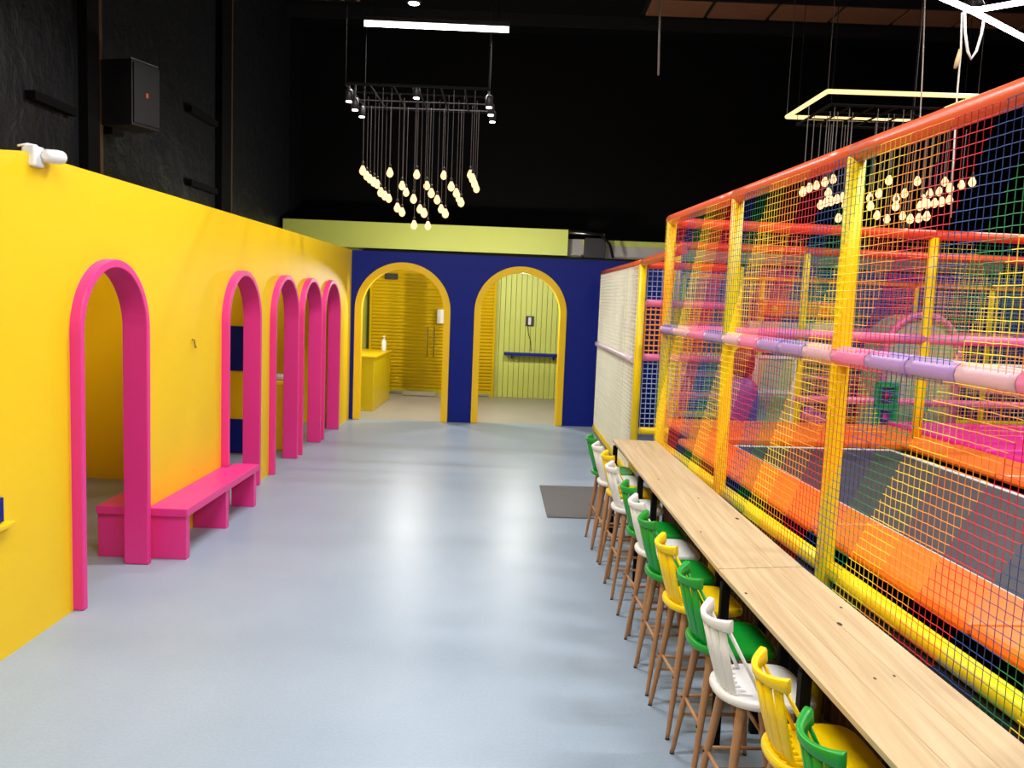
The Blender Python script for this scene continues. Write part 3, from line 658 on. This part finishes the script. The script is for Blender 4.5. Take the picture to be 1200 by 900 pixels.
# soft-play pieces seen through the nets
tb = frame_thing('tunnel_arch', 'big sage green tunnel arch with a pink rim behind the nets', 'play arch')
ctr = L(0, 0)
ac, bc = 5.45, 4.7
prof = [(ac - 0.62, 0.0)] + [(ac - 0.62 * math.cos(PI * k / 20), 1.75 + 0.62 * math.sin(PI * k / 20)) for k in range(21)] + [(ac + 0.62, 0.0)]
vs = [(a, bc, z) for a, z in prof] + [(a, bc + 0.7, z) for a, z in prof]; n = len(prof)
MB().add(vs, [tuple(range(n)), tuple(range(2 * n - 1, n - 1, -1))] + [(i, (i + 1) % n, n + (i + 1) % n, n + i) for i in range(n)]).build('shell', SAGE, tb)
MB().tube([(a, bc - 0.02, z) for a, z in prof], 0.06, 10).build('rim', PADP, tb, True)
def L2(a, b): return (a, b)
bm_ = frame_thing('padded_beam', 'orange padded beam with yellow flower buttons hung across the rear', 'beam')
MB().box(2.98, 4.35, 5.35, 5.5, 2.24, 2.52).build('body', PADO, bm_, bevel=0.03)
for a in (3.2, 3.66, 4.2): MB().lathe([(0.05, 0), (0.05, 0.03), (0.02, 0.05)], 10, Matrix.Translation((a, 5.35, 2.38)) @ Matrix.Rotation(PI / 2, 4, 'X')).build('button', YELP, bm_, True)
MB().box(2.8, 4.6, 5.38, 5.48, 1.96, 2.16).build('lower_board', mat('pale_board', (0.66, 0.62, 0.60), 0.5), bm_, bevel=0.01)
for a in (3.0, 4.28): MB().box(a, a + 0.05, 5.40, 5.46, 0, 2.24).build('support', YELP, bm_)
sb = frame_thing('play_board', 'pale sage board with white edging beside the orange inner post', 'board')
MB().box(1.80, 2.28, 2.2, 2.26, 0.0, 1.72).build('board', SAGE, sb)
for q in ((1.77, 1.80, 2.18, 2.27, 0, 1.75), (2.28, 2.315, 2.18, 2.27, 0, 1.75), (1.77, 2.315, 2.18, 2.27, 1.72, 1.76), (1.80, 2.28, 2.185, 2.2, 1.26, 1.31)): MB().box(*q).build('edge', WHITE, sb)
tw = frame_thing('activity_tower', 'green activity panel with pink flowers in square windows', 'play panel')
ta, tb_ = 3.48, 2.0
for q in ((ta - 0.13, ta - 0.07), (ta + 0.09, ta + 0.15)): MB().box(q[0], q[1], tb_, tb_ + 0.08, 0, 1.47).build('upright', GREENV, tw)
for z in (1.41, 1.12, 0.83): MB().box(ta - 0.13, ta + 0.15, tb_ - 0.005, tb_ + 0.085, z, z + 0.07).build('crosspiece', GREENV, tw)
MB().box(ta - 0.07, ta + 0.09, tb_ + 0.05, tb_ + 0.07, 0.1, 1.41).build('back_board', PURPLE, tw)
for z in (1.30, 1.01):
    MB().lathe([(0.045, 0), (0.045, 0.02), (0.015, 0.03)], 10, Matrix.Translation((ta + 0.01, tb_ + 0.05, z)) @ Matrix.Rotation(PI / 2, 4, 'X')).build('flower', MAG, tw, True)
bo = thing('rounded_standin', 'purple padded bollard with a dark red round top for an unclear rounded form behind the second yellow post', 'standin', L(1.48, 1.85, 0))  # stand-in for a dark rounded form of unknown kind
MB().lathe([(0.22, 0), (0.22, 1.25), (0.20, 1.40), (0.10, 1.50)], 18).build('body', PURPLE, bo, True)
MB().lathe([(0.03, 1.48), (0.12, 1.54), (0.155, 1.66), (0.13, 1.80), (0.05, 1.87)], 18).build('ball_top', mat('maroon', (0.22, 0.03, 0.02), 0.5), bo, True)
sl = frame_thing('soft_slide', 'pink and purple padded slide behind the nets', 'slide')
M = Matrix.Translation((3.30, 2.75, 0.62)) @ Matrix.Rotation(0.5, 4, 'Y')
MB().box(-0.55, 0.55, -0.3, 0.3, -0.05, 0.05, M).build('chute', PADP, sl, bevel=0.02)
for s_ in (-0.36, 0.30): MB().box(-0.55, 0.55, s_, s_ + 0.06, -0.05, 0.16, M).build('side_wall', PURPLE, sl, bevel=0.02)
MB().box(2.80, 3.10, 2.45, 3.05, 0.0, 0.80).build('base_block', PURPLE, sl, bevel=0.02)
for k, (a, b, m, lab) in enumerate(((6.3, 3.0, PADR, 'low red foam block at the far right behind the yellow bar'), (4.55, 2.95, PADOR, 'low orange foam block behind the yellow bar'))):
    o = thing('foam_block', lab, 'foam block', L(a, b, 0), RZ)
    MB().box(-0.3, 0.3, -0.25, 0.25, 0, 0.75).build('block', m, o, bevel=0.03)
    MB().box(-0.12, 0.12, -0.256, -0.25, 0.5, 0.68).build('white_patch', WHITE, o)

# ================================================================ LIGHT FITTINGS
def tube_light(x, y, z, ax, ln, pw, lab):
    t = thing('tube_light', lab, 'light', (x, y, z), 0.02)
    h = ln / 2
    MB().box(-h, h, -0.04, 0.04, 0.03, 0.09).build('housing', BLACK, t, bevel=0.006)
    MB().tube([(-h + 0.01, 0, 0), (h - 0.01, 0, 0)], 0.035, 12).build('diffuser', TUBE_E, t, True)
    for sx in (-h + 0.15, h - 0.15): MB().tube([(sx, 0, 0.09), (sx, 0, 9.0 - z)], 0.004, 6).build('cable', BLACKM, t)
    ld = bpy.data.lights.new('tube_glow', 'AREA'); ld.shape = 'RECTANGLE'; ld.size = ln; ld.size_y = 0.09; ld.energy = pw; ld.color = (1.0, 0.965, 0.93)
    lo = bpy.data.objects.new('tube_glow', ld); COL.objects.link(lo); lo.parent = t; lo.location = (0, 0, -0.05)
labs = ['long white tube light hanging over the bulb cluster', 'tube light over the middle of the hall', 'tube light over the near hall', 'tube light behind the viewpoint',
        'unseen tube light added over the near play area', 'unseen tube light added over the right of the play area', 'unseen tube light added over the far right play area', 'unseen tube light added over the first trampoline']
for a, lab in zip(TUBES, labs): tube_light(*a, lab)
# two small spots added out of sight behind the blue wall to light the lobby
for i, (x, lab) in enumerate(((-2.1, 'small white spot light added out of sight behind the left yellow arch'), (0.1, 'small white spot light added out of sight behind the right yellow arch'))):
    t = thing('added_lobby_spot', lab, 'light', (x, WB(x) + 0.55, 3.02))
    MB().lathe([(0.04, -0.06), (0.05, 0.05), (0.03, 0.09)], 12).build('body', WHITE, t, True)
    MB().box(-0.015, 0.015, -0.42, 0.0, 0.05, 0.08).build('arm', WHITE, t)
    MB().lathe([(0.036, -0.067), (0.036, -0.062)], 12).build('lens', SPOT_E, t)
    ld = bpy.data.lights.new('spot_glow', 'POINT'); ld.energy = 135; ld.color = (1, 0.97, 0.9); ld.shadow_soft_size = 0.12
    lo = bpy.data.objects.new('spot_glow', ld); COL.objects.link(lo); lo.parent = t; lo.location = (0, 0.3, -0.12)

CAMP = Vector((0, 0, 2.35))
def at_depth(px, py, Y):          # a point of the hall, given the sight line along which it was measured and its distance
    d = _f + _r * ((px - 600) / 967.4) - _u * ((py - 450) / 967.4); return CAMP + d * (Y / d.y)
def at_height(px, py, z):
    d = _f + _r * ((px - 600) / 967.4) - _u * ((py - 450) / 967.4); return CAMP + d * ((z - 2.35) / d.z)
bulb_me = MB().lathe([(0.012, 0.060), (0.019, 0.044), (0.040, 0.0), (0.042, -0.022), (0.030, -0.050), (0.010, -0.062)], 12).mesh('bulb', BULB_E, True)
cap_me = MB().lathe([(0.016, 0.04), (0.017, 0.09), (0.008, 0.10)], 10).mesh('socket', BLACK, True)
def chandelier(name, lab, corners, bulbs, nspots, zc, wires, cm):
    c = sum((Vector(p) for p in corners), Vector()) / 4
    t = thing(name, lab, 'chandelier', (c.x, c.y, zc))
    P = [Vector(p) - Vector((c.x, c.y, zc)) for p in corners]       # near-left, near-right, far-right, far-left
    for i in range(4): MB().tube([P[i], P[(i + 1) % 4]], 0.017, 6).build('frame_bar', BLACKM, t)
    for k in range(1, 6): MB().tube([P[0].lerp(P[1], k / 6), P[3].lerp(P[2], k / 6)], 0.012, 6).build('frame_bar', BLACKM, t)
    for k in range(1, 3): MB().tube([P[0].lerp(P[3], k / 3), P[1].lerp(P[2], k / 3)], 0.010, 6).build('frame_bar', BLACKM, t)
    for i in range(4):
        MB().tube([P[i], P[i] + Vector((0, 0, 9.0 - zc))], 0.004, 5).build('hanger', BLACKM, t)
    n_ = P[0].y, P[3].y
    for i, (px, py) in enumerate(bulbs):
        Y = c.y + n_[0] + (n_[1] - n_[0]) * (((i * 7) % 5) + 0.5) / 5
        w_ = at_depth(px, py, Y) - Vector((c.x, c.y, zc))
        b = link('bulb', bulb_me, t); b.location = w_
        s_ = link('socket', cap_me, b)
        co = MB().tube([(0, 0, 0.10), (0, 0, -w_.z)], 0.0045, 5).build('cord', cm, t); co.location = w_
    return t, P
LB = [(145, 640), (160, 660), (172, 672), (187, 683), (200, 692), (213, 722), (228, 735), (243, 745), (275, 780), (293, 797), (247, 648), (293, 697), (308, 722), (336, 747), (360, 785), (376, 800), (338, 845), (390, 848), (348, 655), (386, 697), (403, 725), (425, 750), (440, 785), (456, 802), (450, 658), (478, 700), (497, 725), (507, 745), (515, 760), (550, 655), (558, 670), (566, 690), (573, 708)]
LB = [(380 + x / 3.2125, y / 3.2125) for x, y in LB]
CORD = mat('dark_cord', (0.05, 0.04, 0.035), 0.5); CORDG = mat('grey_cord', (0.22, 0.21, 0.20), 0.5)
t, P = chandelier('bulb_chandelier', 'cluster of glowing bulbs under a black rack with spot lights, left of centre', [(-2.16, 10.07, 4.82), (-0.46, 10.06, 4.82), (-0.50, 11.28, 4.82), (-2.16, 11.30, 4.82)], LB, 7, 4.82, 4, CORD)
c_ = Vector((-1.32, 10.6775, 4.82))
for px, py in ((409, 119), (416, 129), (424, 137), (488, 115), (573, 126), (575, 135), (577, 143)):
    w_ = at_depth(px, py, 10.1 if py < 130 else (10.6 if py < 137 else 11.1)); s_ = w_ - t.location
    M = Matrix.Translation(s_)
    sp = MB().lathe([(0.028, 0.0), (0.045, 0.015), (0.045, 0.12), (0.03, 0.14)], 12, M).build('spot', BLACK, t, True)
    MB().lathe([(0.036, -0.006), (0.036, 0.004)], 12, M).build('lens', SPOT_E, sp)
    MB().tube([s_ + Vector((0, 0, 0.14)), Vector((s_.x, s_.y, 0))], 0.012, 6).build('stem', BLACK, sp)
RBL = [(122, 672), (145, 658), (170, 650), (200, 638), (229, 628), (212, 676), (185, 718), (203, 710), (222, 705), (242, 698), (263, 692), (272, 718), (247, 765), (270, 760), (358, 692), (360, 722), (390, 678), (383, 755), (425, 632), (451, 695), (449, 722), (480, 678), (418, 768), (390, 818), (405, 818), (467, 820), (485, 818), (473, 757), (500, 768), (530, 765), (558, 758), (525, 635), (545, 698), (535, 722), (568, 678), (560, 715), (585, 712), (602, 672), (610, 708), (622, 637), (640, 660), (638, 700), (680, 648), (718, 638)]
RBL = [(900 + x / 3, y / 3) for x, y in RBL]
t, P = chandelier('bulb_chandelier', 'cluster of glowing bulbs over the play area inside a warm light frame', [(3.45, 9.68, 4.70), (4.95, 9.68, 4.70), (4.87, 10.78, 4.70), (3.43, 10.78, 4.70)], RBL, 0, 4.70, 4, CORDG)
lp = [Vector((3.366, 9.587, 4.82)), Vector((5.03, 9.55, 4.82)), Vector((4.93, 10.87, 4.82)), Vector((3.328, 10.895, 4.82))]
lc = sum(lp, Vector()) / 4
ng = thing('light_frame', 'rectangular frame of warm glowing light strips hanging over the play area', 'light', lc)
for i in range(4): MB().tube([lp[i] - lc, lp[(i + 1) % 4] - lc], 0.026, 8).build('light_strip', NEON_E, ng, True)
for i in range(4): MB().tube([lp[i] - lc, lp[i] - lc + Vector((0, 0, 9 - 4.82))], 0.004, 5).build('hanger', CORD, ng)
# cool white LED outline and high-bay lamp at the top right
hl = [at_height(1060, -22, 4.8), at_height(1138, 12, 4.8), at_height(1230, 60, 4.8), at_height(1146, 11.5, 4.8), at_height(1240, -5, 4.8)]
hc = hl[1]
hx = thing('led_outline_light', 'bright white LED strips meeting in a point at the top right corner', 'light', hc)
for i, j in ((0, 1), (1, 2), (3, 4)):
    MB().tube([hl[i] - hc, hl[j] - hc], 0.022, 8).build('light_strip', LED_E, hx, True)
MB().tube([(0, 0, 0.02), (0, 0, 9 - 4.8)], 0.006, 6).build('hanger', BLACKM, hx)
for lab, pos in (('round bluish bay lamp at the top centre above the tube light', at_depth(485, 4, 12.5)), ('round bluish bay lamp behind the white LED strips', at_depth(1139, 11, 9.0))):
    t = thing('bay_lamp', lab, 'light', pos)
    MB().lathe([(0.085, 0.0), (0.12, 0.03), (0.06, 0.14), (0.03, 0.2)], 20).build('shade', BLACK, t, True)
    MB().lathe([(0.08, -0.006), (0.08, 0.002)], 20).build('lens', LAMP_E, t)
    MB().tube([(0, 0, 0.2), (0, 0, 9 - pos.z)], 0.008, 6).build('rod', BLACK, t)
# ropes and rod
def rope(name, lab, cat, pts, r, m, extra=None):
    o = MB().tube(pts, r, 7).build(name, m, None, True); tag(o, lab, cat); return o
rope('hanging_rope', 'long thin white rope hanging left of the knotted one', 'rope', [at_depth(1085, -30, 9.2), at_depth(1083, 30, 9.2), at_depth(1081, 85, 9.2), at_depth(1078, 145, 9.2)], 0.007, ROPE)
kr = rope('hanging_rope', 'white rope with a tan knot hanging under the LED strips', 'rope', [at_depth(1127, 15, 7.0), at_depth(1126, 60, 7.0), at_depth(1122, 105, 7.0), at_depth(1119, 155, 7.0), at_depth(1114, 255, 7.0)], 0.007, ROPE)
MB().tube([at_depth(1125, 58, 6.98), at_depth(1122, 72, 6.96), at_depth(1119, 80, 6.96)], [0.012, 0.022, 0.012], 8).build('knot', ROPEK, kr, True)
rope('rope_loop', 'slack white cable loop hanging below the LED strips', 'cable', [at_depth(1130, 14, 6.95), at_depth(1131, 38, 6.95), at_depth(1134, 60, 6.95), at_depth(1138, 69, 6.95), at_depth(1144, 60, 6.95), at_depth(1150, 40, 6.95), at_depth(1154, 18, 6.95)], 0.011, ROPE)
rope('hanging_rod', 'thin grey rod hanging from the black ceiling right of centre', 'rod', [at_depth(774, -20, 10), at_depth(771.5, 88, 10)], 0.012, mat('grey_rod', (0.25, 0.24, 0.23), 0.4))
